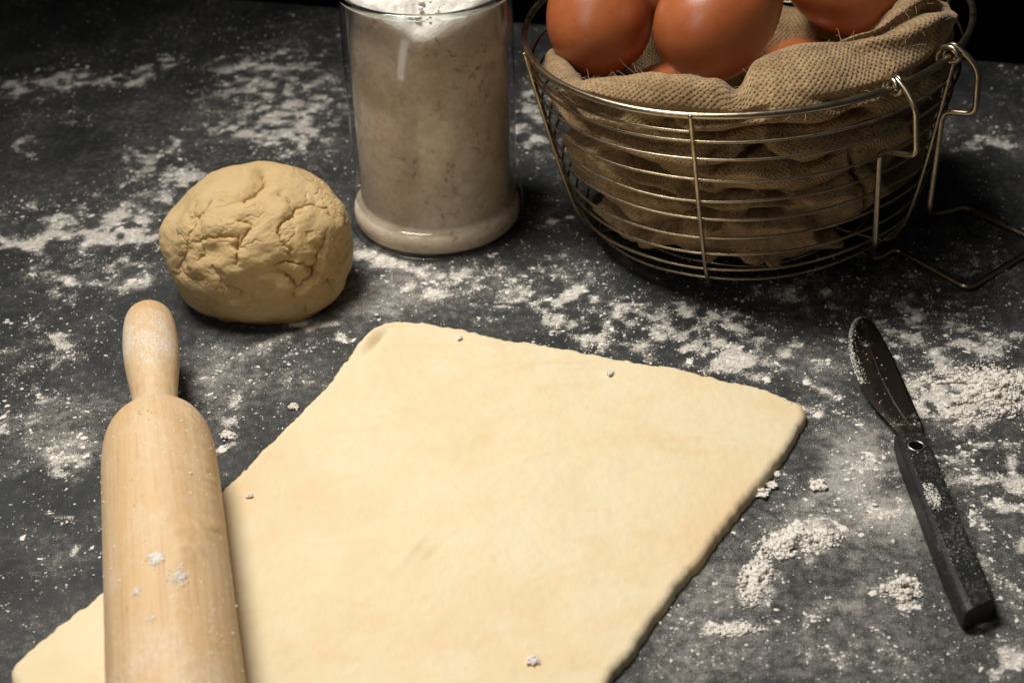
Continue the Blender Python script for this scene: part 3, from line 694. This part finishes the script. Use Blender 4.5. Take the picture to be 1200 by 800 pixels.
# ------------------------------------------------------------------ rolling pin
def build_pin():
    tip = np.array([-145.3, 476.5]); far = np.array([-97.8, 276.3])
    dr = (far-tip)/np.linalg.norm(far-tip); ang = math.atan2(dr[1], dr[0])
    root = empty('rolling_pin', (tip[0]/1000, tip[1]/1000, .0), (0, 0, ang))
    tag(root, 'pale wooden rolling pin with tapered handle lying across the dough', 'rolling pin')
    zc = 4.5+19.4
    hp = [(r_, 7+s_*72/64) for r_, s_ in [(0, .0), (4.2, .25), (7.0, 1.6), (8.9, 4.5), (9.8, 9), (10.3, 15), (10.5, 22), (10.2, 30), (9.5, 38), (8.6, 46), (8.0, 53), (7.8, 59), (8.1, 63.5), (8.6, 66)]]
    def turned(prof, name, ofs, flip=False):
        Q = spline([(s, r) for r, s in prof], 7); n = 72
        if name == 'barrel':
            n = 170; Q = densify(Q, 1.0)
        a = np.linspace(0, 2*np.pi, n, endpoint=False)
        s = Q[:, 0]; r = np.maximum(Q[:, 1], 0)
        V = np.stack([np.repeat(s, n), (r[:, None]*np.cos(a)).ravel(), (r[:, None]*np.sin(a)).ravel()], -1)
        k = 1+.012*(fbm(np.stack([V[:, 0]/9, V[:, 1]/6, V[:, 2]/6], -1), 3, 91)-.5)
        if name == 'barrel':
            ph = np.arctan2(V[:, 2], V[:, 1]); sx = V[:, 0]
            for s0, p0, ws, wp, am in ((160, 1.05, 7, .35, .45), (168, 1.15, 6, .3, .5), (152, .75, 8, .25, .35), (100, .7, 14, .25, .3), (96, 2.1, 10, .3, .22), (205, 1.3, 12, .4, .3), (130, .6, 10, .2, .3)):
                w = np.exp(-((sx-s0)/ws)**2-((ph-p0)/wp)**2); u = np.stack([(sx+2.2*np.sin(ph*7))/1.9, ph*2.2, np.zeros_like(ph)], -1)
                k = k + 2.3*w*am*np.clip(fbm(u, 3, int(s0))-.42, 0, 1)*3/20.
        V[:, 1] *= k; V[:, 2] *= k
        return mesh_np(name, V/1000, grid_faces(n, len(Q), True), True)
    L = 240.; O = 14.5
    bp = [(7.0, 64.0), (9.5, 64.6), (13.5, 66.6), (16.8, 70.5), (18.8, 76), (19.8, 84), (20.2, 96), (20.2, 150), (20.2, 220), (20.2, 64+L-30), (19.8, 64+L-20), (18.8, 64+L-12), (16.8, 64+L-6.5), (13.5, 64+L-2.6), (9.5, 64+L-.6), (7.0, 64+L)]
    bp = [(r_*19.4/20.2, s_+O) for r_, s_ in bp]
    b = link('barrel', turned(bp, 'barrel', 0), M['wood'], root, (0, 0, zc/1000))
    hm = turned(hp, 'handle', 0)
    link('handle', hm, M['wood2'], root, (0, 0, zc/1000))
    h2 = link('handle', hm, M['wood'], root, ((64+L+64+2*O)/1000, 0, zc/1000)); h2.rotation_euler = (0, 0, math.pi)
    # dough crumbs stuck on the barrel
    def on_barrel(s, phi, n, sp, smax, lab):
        S = s + RNG.normal(0, sp, n); Ph = phi + RNG.normal(0, sp/20., n)*.7
        rr = np.clip(RNG.lognormal(math.log(smax*.45), .4, n), .12, smax); rad = 19.4+rr*.3
        C = np.stack([S, rad*np.cos(Ph), rad*np.sin(Ph)+zc], -1)
        ca, sa = math.cos(ang), math.sin(ang)
        W = np.stack([C[:, 0]*ca-C[:, 1]*sa+tip[0], C[:, 0]*sa+C[:, 1]*ca+tip[1], C[:, 2]], -1)
        c0 = W.mean(0)
        o = link('flour_clump', crumbs_mesh('flour_clump', (W-c0)/1000, rr/1000, .9), M['flour'], loc=c0/1000)
        tag(o, lab, 'flour', 'flour clumps stuck on the rolling pin')
    on_barrel(172, 1.62, 190, 1.3, .8, 'largest white flour clump stuck on top of the rolling pin barrel')
    on_barrel(181, 1.32, 120, 1.8, .6, 'loose spread flour clump beside the largest one on the rolling pin barrel')
    on_barrel(183, 1.95, 50, .9, .5, 'tiny white flour speck cluster on the rolling pin barrel')
    on_barrel(196, 1.75, 40, .8, .5, 'tiny white flour speck cluster on the rolling pin barrel')
    # loose grains all over the top of the pin
    n = 1500; S = RNG.uniform(96, 240, n); Ph = RNG.normal(1.45, .6, n); rr = np.clip(RNG.lognormal(math.log(.16), .45, n), .08, .6)
    C = np.stack([S, 19.4*np.cos(Ph), 19.4*np.sin(Ph)+zc], -1)
    g = link('flour_grains', crumbs_mesh('flour_grains', C/1000, rr/1000, .8), M['flour'], root); g['kind'] = 'stuff'
build_pin()

# flour lumps lying on the dough sheet and on the slate
def clump(x, y, z, r, n, label, group):
    C = np.column_stack([RNG.normal(0, r*.5, (n, 2)), np.abs(RNG.normal(0, r*.25, n))+r*.3]); s = np.clip(RNG.lognormal(math.log(r*.26), .45, n), .08*r, r*.7)
    o = link('flour_clump', crumbs_mesh('flour_clump', C/1000, s/1000, .8), M['flour'], loc=(x/1000, y/1000, z/1000)); tag(o, label, 'flour', group)
LUMP_N = 110
G1, G2 = 'flour lumps on the dough sheet', 'flour lumps beside the dough sheet'
FAR_LUMP = 'tiny flour lump lying near the far edge of the dough sheet'
for x, y, r, lab in ((4.3, 300.8, 1.4, 'white flour lump lying in the wide front part of the dough sheet'), (38.1, 448.6, 1.1, FAR_LUMP), (-21.4, 474.9, 1.0, FAR_LUMP), (-93.6, 380.4, .9, 'tiny flour lump on the dough sheet close to the rolling pin')):
    clump(x, y, 4.6, r, LUMP_N, lab, G1)
CUT = 'small flour lump lying against the cut edge of the dough near its corner'
for x, y, r, lab in ((107.6, 384.1, 2.2, 'round flour lump alone on the slate between dough corner and knife handle'), (91.6, 384.6, 1.5, CUT), (86.8, 380.5, 2.0, CUT), (94, 391, 1.1, CUT),
                     (-108, 420, 2.0, 'flour lump on the slate right beside the rolling pin barrel'), (-85, 437, 1.6, 'flour lump on the slate between dough ball and dough edge')):
    clump(x, y, 0, r, LUMP_N, lab, G2)

# ------------------------------------------------------------------ glass jar of flour
def build_jar():
    jx, jy = -.0336, .583
    root = empty('glass_jar', (jx, jy, 0)); tag(root, 'clear cylindrical glass jar with thick foot filled with flour', 'jar')
    def LM(name, prof, mat, n=128):
        V, F = lathe([(r/1000, z/1000) for r, z in prof], n); return link(name, mesh_np(name, V, F[:, ::-1], True), mat, root)
    LM('wall', [(34.9, 13.2), (34.9, 60), (34.9, 111.3), (37.5, 111.3), (37.5, 60), (37.3, 13.2)], M['glass'])
    LM('rim', [(35.2, 111.4), (35.1, 112.8), (35.6, 113.9), (36.6, 114.4), (37.6, 114.1), (38.4, 113.3), (38.5, 112.4), (38.1, 111.7), (37.4, 111.4), (35.2, 111.4)], M['glass2'])
    LM('foot', [(34.9, 13.0), (37.3, 13.0), (38.9, 12.2), (40.2, 10.6), (40.9, 8.2), (40.9, 5.0), (40.7, 1.2)], M['glass'])
    LM('bottom', [(0.01, 1.05), (30, 1.05), (40.0, 1.05), (40.7, .95), (40.8, .6), (40.2, .3), (36.5, .2), (30, .2), (0.01, .2)], M['glass'])
    # the flour inside: packed column and loose heap rising over the rim
    n = 220
    prof = [(0.0, 1.2), (29.5, 1.2), (37.4, 1.5), (38.5, 3.2), (38.6, 7.2), (37.9, 9.6), (36.4, 11.4), (34.9, 12.6)] + [(34.6, z) for z in np.linspace(14, 101, 56)] + [(34.4, 103.0), (33.6, 105.0)]
    top = [(r, 105.4+18.5*(1-(r/33.4)**1.6)) for r in np.linspace(33.0, .0, 46)]
    prof = prof + top
    V, F = lathe(prof, n)
    r = np.hypot(V[:, 0], V[:, 1]); onw = (r > 34) & (V[:, 2] > 13) & (V[:, 2] < 101.5); tp = V[:, 2] >= 102.5
    k = fbm(V/7., 4, 111); V[onw, :2] *= (1-.012*np.clip(k[onw]-.55, 0, 1)*3)[:, None]
    ang = np.degrees(np.arctan2(V[:, 1], V[:, 0]))
    zt = np.interp(ang, [-180, -128, -104, -96, -80, -62, -40, 180], [109.5, 108.5, 103, 98.5, 101, 105.5, 109, 109.5]) + 2.0*(vnoise(np.stack([np.cos(np.radians(ang))*9, np.sin(np.radians(ang))*9], -1)+5, 127)-.5)
    up2 = (V[:, 2] > 60); V[up2, 2] = np.where(tp[up2], V[up2, 2] + (zt[up2]-101)*np.clip((r[up2]-16)/17.5, 0, 1), 60+(V[up2, 2]-60)*(zt[up2]-60)/41.)
    fr = np.stack([V[tp, 0]/14, V[tp, 1]/14], -1); V[tp, 2] += 7.0*(vnoise(fr+3.3, 123)-.5)*np.clip((36-r[tp])/3., .3, 1)
    V[tp, 2] += 5.0*(fbm(V[tp]/6., 4, 121, .6)-.5)*np.clip((35.5-r[tp])/5., .25, 1) + 1.6*(fbm(V[tp]/1.5, 3, 122)-.5)
    me = mesh_np('packed_flour', V/1000, F[:, ::-1], True)
    me.materials.append(M['jarflour']); me.materials.append(M['heapflour'])
    tf = tp[F].sum(1) >= 3; me.polygons.foreach_set('material_index', tf.astype(np.int32))
    o = link('packed_flour', me, None, loc=(jx, jy, 0))
    tag(o, 'white flour packed inside the glass jar and heaped above its rim', 'flour')
    # loose crumbs on the heap
    m = 700; rr = 31*np.sqrt(RNG.random(m)); a = RNG.uniform(0, 2*np.pi, m)
    C = np.stack([rr*np.cos(a), rr*np.sin(a), 105.4+18.5*(1-(rr/34.4)**1.6)+RNG.uniform(-.5, 2.2, m)], -1)
    g = link('crumbs', crumbs_mesh('crumbs', C/1000, RNG.uniform(.3, 1.5, m)/1000, .8), M['heapflour'], o); g['kind'] = 'stuff'
build_jar()

# ------------------------------------------------------------------ wire basket (leans a little: its right side rests on the folded handle)
TILT = R(5.0); PIV = .072
BM = Matrix.Rotation(-TILT, 4, 'Y')
BLOC = Vector((.1095-PIV, .5735, .001)) + BM @ Vector((PIV, 0, 0))
BROT = (0, -TILT, 0)
_PR = np.array([(.0045, .0705), (.008, .0745), (.014, .0775), (.030, .0817), (.050, .0858), (.070, .0895), (.093, .0936), (.125, .099)])
def wire_r(z): return np.interp(z, _PR[:, 0], _PR[:, 1])

def build_basket():
    root = empty('wire_basket', BLOC, BROT)
    tag(root, 'round wire basket holding brown eggs wrapped in burlap', 'basket')
    def ring(name, r, z, rad, seed, a0=0, a1=360, wob=.0006, sides=8):
        full = a1-a0 >= 360; n = 180 if full else 60
        a = np.radians(np.linspace(a0, a1, n, endpoint=not full))
        cs = np.stack([np.cos(a)*2, np.sin(a)*2], -1)
        P = np.stack([(r+wob*(vnoise(cs+9, seed)-.5)*2)*np.cos(a), (r+wob*(vnoise(cs+9, seed)-.5)*2)*np.sin(a), z+wob*1.4*(vnoise(cs+3, seed+1)-.5)*2], -1)
        V, F = tube(P, rad, sides, full); return link(name, quads_to_mesh(name, V, F), M['wire'], root)
    ring('rim', .0936, .093, .00145, 1, wob=.0004, sides=12)
    for i, z in enumerate((.0803, .0717, .0620, .0517, .0426, .0326, .0230, .0144, .0070)):
        ring('ring_wire', float(wire_r(z))-.0001, z, .00062, 10+3*i)
    ring('ring_wire', float(wire_r(.0850)), .0850, .00062, 77, 186, 250, .0003)
    for r in (.0560, .0390): ring('base_ring', r, .0030, .00062, int(r*1e4))
    for a in (10, 70, 130, 190, 250, 321):
        ca, sa = math.cos(R(a)), math.sin(R(a))
        pts = [(float(wire_r(z))+.0014, z) for z in (.0935, .085, .07, .05, .03, .016, .009)] + [(.0725, .0032), (.066, .0012), (.045, .0010), (.020, .0010)]
        Q = spline(pts, 6); P = np.stack([Q[:, 0]*ca, Q[:, 0]*sa, Q[:, 1]], -1)
        V, F = tube(P, .0009, 8); link('rib_wire', quads_to_mesh('rib_wire', V, F), M['wire'], root)
    # folding handle at the right side: hooks over the rim, steps out, runs down the wall and lies on the table
    inv = (Matrix.Translation(BLOC) @ BM).inverted()
    def loc(x, y, z): return np.array(inv @ Vector((x/1000, y/1000, z/1000)))
    def rad(a, r, z): return np.array([r*math.cos(R(a)), r*math.sin(R(a)), z])
    armA = [rad(-61, .0870, .0880), rad(-61, .0878, .0940), rad(-61, .0936, .0964), rad(-61, .1000, .0930), rad(-61, .1052, .0880), rad(-60.5, .1060, .0680), rad(-61, .0870, .0630), rad(-60, .0850, .0180)]
    armB = [rad(-39, .0870, .0880), rad(-39, .0878, .0940), rad(-39, .0936, .0964), rad(-39, .1000, .0935), rad(-39, .1046, .0880), rad(-39, .1049, .0695), rad(-39, .0915, .0680), rad(-39, .0885, .0210)]
    endA = [loc(158.2, 533.0, 2.2), loc(163, 533.5, 1.6), loc(171.9, 540.4, 2.2), loc(195.1, 507.2, 1.8), loc(226.9, 533.6, 1.8)]
    endB = [loc(195.4, 569.7, 2.2), loc(203, 572, 1.8), loc(212.3, 576.8, 1.8), loc(232.0, 550.3, 1.8)]
    path = armA + endA + [loc(238.5, 541, 1.8)] + endB[::-1] + armB[::-1]
    V, F = tube(rounded(path, .0042, 7), .00125, 10)
    h = link('handle', quads_to_mesh('handle', V, F), M['wire'], root)
    for a in (-61, -39):        # the small coil where each arm grips the rim
        t = np.linspace(0, 2*np.pi*1.6, 40); ca, sa = math.cos(R(a)), math.sin(R(a))
        rr = .0936+.0031*np.cos(t); zz = .093+.0031*np.sin(t); off = (t/(2*np.pi)-.8)*.0026
        P = np.stack([rr*ca-off*sa, rr*sa+off*ca, zz], -1)
        V, F = tube(P, .00125, 8); link('hook', quads_to_mesh('hook', V, F), M['wire'], h)
build_basket()

# ------------------------------------------------------------------ burlap lining
CREST = np.array([(-180, .082, .084), (-155, .083, .0875), (-140, .0815, .094), (-127, .080, .099), (-112, .080, .1012), (-105, .0800, .1002), (-99.5, .0815, .0935), (-95.5, .069, .1005), (-88, .068, .1045), (-79, .068, .1062), (-60, .068, .1022), (-45, .0705, .1030), (-35, .0735, .1080), (-22, .0725, .1075), (-10, .072, .100), (8, .075, .086), (30, .070, .070), (90, .068, .066), (150, .070, .070), (168, .079, .080), (180, .082, .084)])

def build_burlap():
    nu, nv = 560, 190
    ad = np.linspace(-180, 180, nu, endpoint=False); a = np.radians(ad)
    rc = np.interp(ad, CREST[:, 0], CREST[:, 1]); zc = np.interp(ad, CREST[:, 0], CREST[:, 2])
    k = np.ones(7)/7
    def sm(x):
        y = np.convolve(np.r_[x[-3:], x, x[:3]], k, 'valid'); return y
    rc, zc = sm(rc), sm(zc)
    cs = np.stack([np.cos(a)*3, np.sin(a)*3], -1)
    zc = zc + .0022*(fbm(cs*2.2, 3, 131)-.5); rc = rc + .003*(fbm(cs*1.8, 3, 132)-.5)
    zb = np.interp(ad, [-180, -150, -120, -96, -91, -88, -66, -61, -40, 0, 60, 180], [.020, .017, .015, .014, .013, .0085, .0095, .024, .028, .028, .028, .020]) + .006*(fbm(cs*2.5, 3, 133)-.5)
    wall = np.minimum(.088, zc-.006)
    ctrl = []
    for s in (0, .2, .4, .6, .8, 1.0):
        z = zb + (wall-zb)*s; ctrl.append(np.stack([wire_r(z)-.0028, z], -1))
    ctrl[-1][:, 0] -= .0022
    mid = np.stack([(ctrl[-1][:, 0]*.45+rc*.55)+.0022, wall*.35+zc*.65], -1); ctrl.append(mid)
    ctrl.append(np.stack([rc, zc], -1))
    ctrl.append(np.stack([rc-.0065, zc-.0022], -1))
    ctrl.append(np.stack([rc-.013, zc-.014], -1)); ctrl.append(np.stack([rc*.62, np.minimum(zc-.04, .052)], -1))
    ctrl.append(np.stack([rc*.32, np.full(nu, .040)], -1)); ctrl.append(np.stack([rc*.02, np.full(nu, .038)], -1))
    C = np.stack(ctrl)                                     # (k, nu, 2)
    kk = len(C); t = np.linspace(0, kk-1, nv)
    # denser rows on the visible wall
    t = (kk-1)*np.linspace(0, 1, nv)**1.15
    Q = np.zeros((nv, nu, 2))
    for j, tt in enumerate(t):
        i = min(int(tt), kk-2); f = tt-i
        p0 = C[i-1] if i > 0 else 2*C[0]-C[1]; p3 = C[i+2] if i+2 < kk else 2*C[-1]-C[-2]
        p1, p2 = C[i], C[i+1]
        Q[j] = .5*((2*p1)+(-p0+p2)*f+(2*p0-5*p1+4*p2-p3)*f*f+(-p0+3*p1-3*p2+p3)*f**3)
    r, z = Q[..., 0].copy(), Q[..., 1].copy()
    A = np.broadcast_to(a, r.shape); T = np.broadcast_to(t[:, None], r.shape)
    # layered horizontal folds on the wall: slow bulge and a sudden step inwards
    pc = np.stack([np.cos(A).ravel()*1.7, np.sin(A).ravel()*1.7, z.ravel()/.030], -1)
    ph = z/.0220 + (1.5*(fbm(pc*1.1, 3, 141)-.5)).reshape(z.shape)*1.6 + .35*np.sin(A*1.0+.6)
    fr = ph-np.floor(ph)
    saw = np.where(fr < .80, .5-.5*np.cos(np.pi*fr/.80), .5+.5*np.cos(np.pi*(fr-.80)/.20))
    lay = np.floor(ph); amp = .0050+.0075*vnoise(np.stack([lay.ravel()*1.37, np.cos(A).ravel()*2, np.sin(A).ravel()*2], -1), 151).reshape(z.shape)
    onwall = np.clip((5.4-T)/.8, 0, 1)
    r -= onwall*amp*(1-saw)
    r -= onwall*.0022*fbm(pc*np.array([2.2, 2.2, 1.6]), 3, 161).reshape(z.shape)
    # deep slits between two layers
    for a0, a1, z0, z1, dep in ((-155, -118, .073, .050, .014), (-122, -78, .050, .045, .012), (-125, -60, .079, .080, .010), (-98, -84, .036, .039, .010), (-68, -52, .066, .018, .014), (-150, -100, .060, .034, .008), (-112, -66, .066, .063, .009)):
        da = np.degrees(A); s = np.clip((da-a0)/(a1-a0), 0, 1); zc_ = z0+(z1-z0)*s + .002*np.sin(da*.25)
        wgt = np.clip((da-a0)/6, 0, 1)*np.clip((a1-da)/6, 0, 1)
        r -= onwall*wgt*dep*np.exp(-((z-zc_)/.0022)**2)
    # soft creases over the sloping top, and a rolled hem running up to the right
    up_ = np.clip((T-5)/.6, 0, 1)*np.clip((9.2-T)/.8, 0, 1)
    pn = np.stack([np.cos(A).ravel()*3.2, np.sin(A).ravel()*3.2, z.ravel()/.02], -1)
    n = (fbm(pn, 3, 171)-.5).reshape(z.shape)
    z += up_*.0050*n; r += up_*.0045*n
    da = np.degrees(A)
    for off, am, wd in ((0, .0034, .30), (.55, -.0034, .20), (1.05, .0020, .3)):
        tc = 6.9 - (da+62)/42.*1.4 + off
        w = np.clip((da+66)/10, 0, 1)*np.clip((-8-da)/10, 0, 1)
        g = w*am*np.exp(-((T-tc)/wd)**2); r += g*.8; z += g*.7
    lim = wire_r(np.clip(z, .004, .12))-.0020
    r = np.where(z < .094, np.minimum(r, lim), r)
    V = np.stack([r*np.cos(A), r*np.sin(A), z], -1)
    seg = np.linalg.norm(np.diff(np.stack([r, z], -1), axis=0), axis=-1)
    kr = np.ones(25)/25; seg = np.stack([np.convolve(np.r_[s_[-12:], s_, s_[:12]], kr, 'valid') for s_ in seg])
    vv = np.vstack([np.zeros((1, nu)), np.cumsum(seg, 0)])*1000; vv = vv - vv[int(nv*.45)][None]
    F = grid_faces(nu, nv, True)
    # uv in mm, per loop so that the seam stays clean
    me = mesh_np('burlap_cloth', V.reshape(-1, 3), F, True)
    l = me.uv_layers.new(name='UVMap'); U = np.zeros((len(F), 4, 2), np.float32)
    for c in range(4):
        i = F[:, c] % nu; j = F[:, c]//nu
        i = np.where((c in (1, 2)) & (i == 0), nu, i)
        U[:, c, 0] = i/nu*2*np.pi*84; U[:, c, 1] = vv[j, i % nu]
    l.data.foreach_set('uv', U.ravel())
    o = link('burlap_cloth', me, M['burlap'], loc=BLOC); o.rotation_euler = BROT
    sd = o.modifiers.new('thickness', 'SOLIDIFY'); sd.thickness = .0009; sd.offset = 1 if False else -1
    tag(o, 'coarse brown burlap cloth bunched inside the wire basket around the eggs', 'cloth')
    # stray jute fibres along the crest
    VS, FS, k0 = [], [], 0
    for q in range(700):
        i = int(RNG.integers(0, nu));
        if not (-165 < ad[i] < -5): continue
        on_top = RNG.random() < .72
        j = int(np.argmin(np.abs(t-(RNG.normal(6.7, .45) if on_top else RNG.uniform(2.5, 6)))))
        p = V[j, i].copy(); out = np.array([math.cos(a[i]), math.sin(a[i]), 0])
        tang = np.array([-out[1], out[0], 0])*RNG.choice([-1, 1])
        d = tang*RNG.uniform(.3, 1.6)+out*RNG.uniform(-.6, .6)+np.array([0, 0, RNG.uniform(-.1, .55)]) if on_top else out*.3+RNG.normal(0, .8, 3)
        d /= np.linalg.norm(d); L = RNG.uniform(.002, .006); bend = RNG.normal(0, 1.1, 3); bend[2] -= .35; curl = RNG.normal(0, .9, 3)
        P = np.array([p+d*L*s+bend*L*.45*s*s+curl*L*.30*math.sin(s*5.5)*s for s in np.linspace(0, 1, 6)])
        v, f = tube(P, np.linspace(.00008, .00004, 6), 4, cap=False); VS.append(v); FS.append(f+k0); k0 += len(v)
    g = link('stray_fibres', mesh_np('stray_fibres', np.vstack(VS), np.vstack(FS), True), M['fibre'], o); g['kind'] = 'stuff'
build_burlap()

# ------------------------------------------------------------------ eggs
def egg_mesh(L, W):
    n = 64; u = np.linspace(0, np.pi, 48); a = np.linspace(0, 2*np.pi, n, endpoint=False)
    z = -np.cos(u)*L/2; r = np.sin(u)*W/2*(1-.155*(z/(L/2))-.03*(z/(L/2))**2)
    V = np.stack([(r[:, None]*np.cos(a)).ravel(), (r[:, None]*np.sin(a)).ravel(), np.repeat(z, n)], -1)
    return mesh_np('brown_egg', V/1000, grid_faces(n, len(u), True), True)
EGGS = [  # world mm, long-axis direction (towards the pointed end), length, width, label
    ((40.7, 588.2, 97.2), (-.10, .55, .83), 56, 45.5, 'glossy brown egg leaning on the basket rim nearest the flour jar'),
    ((89.5, 557.5, 107.0), (.72, .30, .62), 60, 47.0, 'large tilted brown egg resting on the burlap fold at the middle'),
    ((80.5, 622.0, 101.0), (.1, .5, .86), 55, 44.0, 'brown egg mostly hidden behind the two front eggs'),
    ((153.4, 613.2, 98.5), (-.95, .15, .15), 58, 46.0, 'shaded brown egg tucked behind the tall burlap fold'),
    ((73.0, 575.0, 55.5), (.7, .6, -.1), 55, 42.0, 'brown egg under the burlap edge between the two front eggs'),
    ((140.0, 607.0, 51.5), (.5, -.7, .2), 54, 42.0, 'brown egg underneath, peeping out above the burlap fold'),
]
for p, d, L, W, lab in EGGS:
    o = link('brown_egg', egg_mesh(L, W), M['egg'], loc=tuple(c/1000 for c in p))
    o.rotation_mode = 'QUATERNION'; o.rotation_quaternion = Vector(d).to_track_quat('Z', 'Y')
    tag(o, lab, 'egg', 'brown eggs in the basket')

# ------------------------------------------------------------------ knife
def build_knife():
    root = empty('table_knife', (.1435, .400, 0)); o0 = np.array([143.5, 400., 0])
    tag(root, 'small serrated knife with worn black handle lying on the floured slate', 'knife')
    # handle: long tapered bar with bevelled edges
    secs = [(403.5, 138.6, 149.0, 4.2, 7.6), (400, 138.1, 149.4, 1.6, 9.6), (390, 137.7, 149.6, .9, 10.4), (370, 138.0, 149.4, .6, 10.5), (345, 138.0, 149.7, .5, 10.5), (325, 138.4, 150.2, .5, 10.5), (315.5, 139.0, 150.4, .6, 10.5), (312.8, 139.5, 150.0, 1.2, 10.0)]
    bv = 1.5; V = []
    for y, x0, x1, z0, z1 in secs:
        skew = (y-357)*.0
        y0, y1 = y, y+ (1.2 if y < 330 else .4)
        ring = [(x0, z0+bv), (x0+bv*.7, z0), (x1-bv, z0), (x1, z0+bv), (x1, z1-bv), (x1-bv*.5, z1-bv*.35), (x1-bv*1.4, z1), (x0+bv*1.6, z1), (x0+bv*.6, z1-bv*.4), (x0+.1, z1-bv)]
        V += [(x, y0 + (y1-y0)*(x-x0)/(x1-x0)*4*(1 if y < 330 else .5), z) for x, z in ring]
    n = 10; F = grid_faces(n, len(secs), True)
    bm = bmesh.new(); vs = [bm.verts.new((np.array(v)-o0)/1000) for v in V]
    for f in F: bm.faces.new([vs[i] for i in f])
    bm.faces.new([vs[i] for i in range(n)][::-1]); bm.faces.new([vs[(len(secs)-1)*n+i] for i in range(n)])
    bmesh.ops.recalc_face_normals(bm, faces=bm.faces)
    me = bpy.data.meshes.new('handle'); bm.to_mesh(me); bm.free()
    h = link('handle', me, M['handle'], root)
    bvm = h.modifiers.new('soft', 'BEVEL'); bvm.width = .0004; bvm.segments = 2; bvm.limit_method = 'ANGLE'; bvm.angle_limit = R(25)
    # rivet: a steel tube ring round a shallow black dish
    c = np.array([143.4, 392.6, 10.62])
    t = np.linspace(0, 2*np.pi, 40, endpoint=False)
    Vr, Fr = tube(np.stack([2.75*np.cos(t), 2.75*np.sin(t), np.zeros(40)], -1)/1000, .00040, 8, True)
    rv = link('rivet', quads_to_mesh('rivet', Vr, Fr), M['rivet'], root, (c-o0)/1000)
    Vd, Fd = lathe([(2.6/1000, .00022), (2.4/1000, .00012), (1.2/1000, .00006), (1e-6, .00005)], 32)
    link('hole_shade', mesh_np('hole_shade', Vd, Fd, True), M['dark'], rv)  # no real opening: the shade inside the rivet hole is painted black
    # blade: spine on the right, curved serrated edge on the left
    spine = spline([(149.6, 404), (150.7, 409.3), (150.7, 428.5), (150.5, 456.4), (149.6, 476), (148.2, 484.5), (145.6, 487.3)], 24)
    edge = spline([(140.6, 404), (140.4, 408), (138.6, 413.3), (134.9, 426.5), (133.4, 442.8), (134.6, 462.9), (138.4, 477.8), (142.0, 485.0), (145.6, 487.3)], 18)
    m = 260
    def rs(P):
        d = np.r_[0, np.cumsum(np.linalg.norm(np.diff(P, axis=0), axis=1))]; tt = np.linspace(0, d[-1], m); return np.stack([np.interp(tt, d, P[:, i]) for i in range(2)], -1)
    S, E = rs(spine), rs(edge)
    ser = .28*np.abs(np.sin(np.arange(m)*.62))*((E[:, 1] > 410) & (E[:, 1] < 440)); E[:, 0] += ser
    zc = np.interp(S[:, 1], [404, 440, 488], [5.6, 4.4, 1.9])
    def row(f, dz):
        P = S*(1-f)+E*f; return np.column_stack([P, zc+dz*np.clip((487.3-P[:, 1])/6, 0, 1)])
    rows = [row(0, -.75), row(0, .62), row(.05, .80), row(.36, .74), row(.41, .72), row(.445, 1.02), row(.48, .70), row(.52, .64), row(.78, .62), row(.84, .50), row(1.0, -.02), row(.84, -.55), row(.5, -.72), row(0, -.75)]
    V = (np.vstack(rows)-o0)/1000; F = grid_faces(m, len(rows))
    b = link('blade', mesh_np('blade', V, F, True), M['blade'], root)
    es = b.modifiers.new('crisp', 'EDGE_SPLIT'); es.split_angle = R(9)
    # flour caught on the handle
    nC = 420; s = RNG.normal(0, 1, (nC, 2)); s = s[(s**2).sum(1) < 4]
    C = np.column_stack([142.4+s[:, 0]*1.5, 366+s[:, 1]*4.2, np.full(len(s), 10.55)]); z = np.clip(RNG.lognormal(math.log(.18), .4, len(s)), .08, .5)
    k = (C[:, 0] > 139.6) & (C[:, 0] < 148); C, z = C[k], z[k]
    n2 = 260; C2 = np.column_stack([RNG.uniform(139.6, 148.6, n2), RNG.uniform(316, 398, n2), np.full(n2, 10.95)]); C2[:, 2] = np.interp(C2[:, 1], [312, 325, 345, 370, 390, 400], [10.5, 10.5, 10.5, 10.5, 10.45, 9.7]); z2 = np.clip(RNG.lognormal(math.log(.11), .4, n2), .06, .3)
    g = link('flour_grains', crumbs_mesh('flour_grains', (np.vstack([C, C2])-o0)/1000, np.r_[z, z2]/1000, .6), M['flour'], root); g['kind'] = 'stuff'
    n3 = 1700; i = RNG.integers(20, m-4, n3); f = np.clip(RNG.normal(.93, .06, n3), .05, .99); f[:90] = RNG.uniform(.05, .9, 90)
    P = S[i]*(1-f[:, None])+E[i]*f[:, None]; sel = (P[:, 1] > 438) | (np.arange(n3) < 90); P, i = P[sel], i[sel]
    zz = zc[i] + .72; C3 = np.column_stack([P, np.where(f[sel] > .84, zc[i]+.35, zz)])
    g2 = link('flour_film', crumbs_mesh('flour_film', (C3-o0)/1000, np.clip(RNG.lognormal(math.log(.14), .45, len(C3)), .06, .5)/1000, .5), M['flour'], root); g2['kind'] = 'stuff'
build_knife()
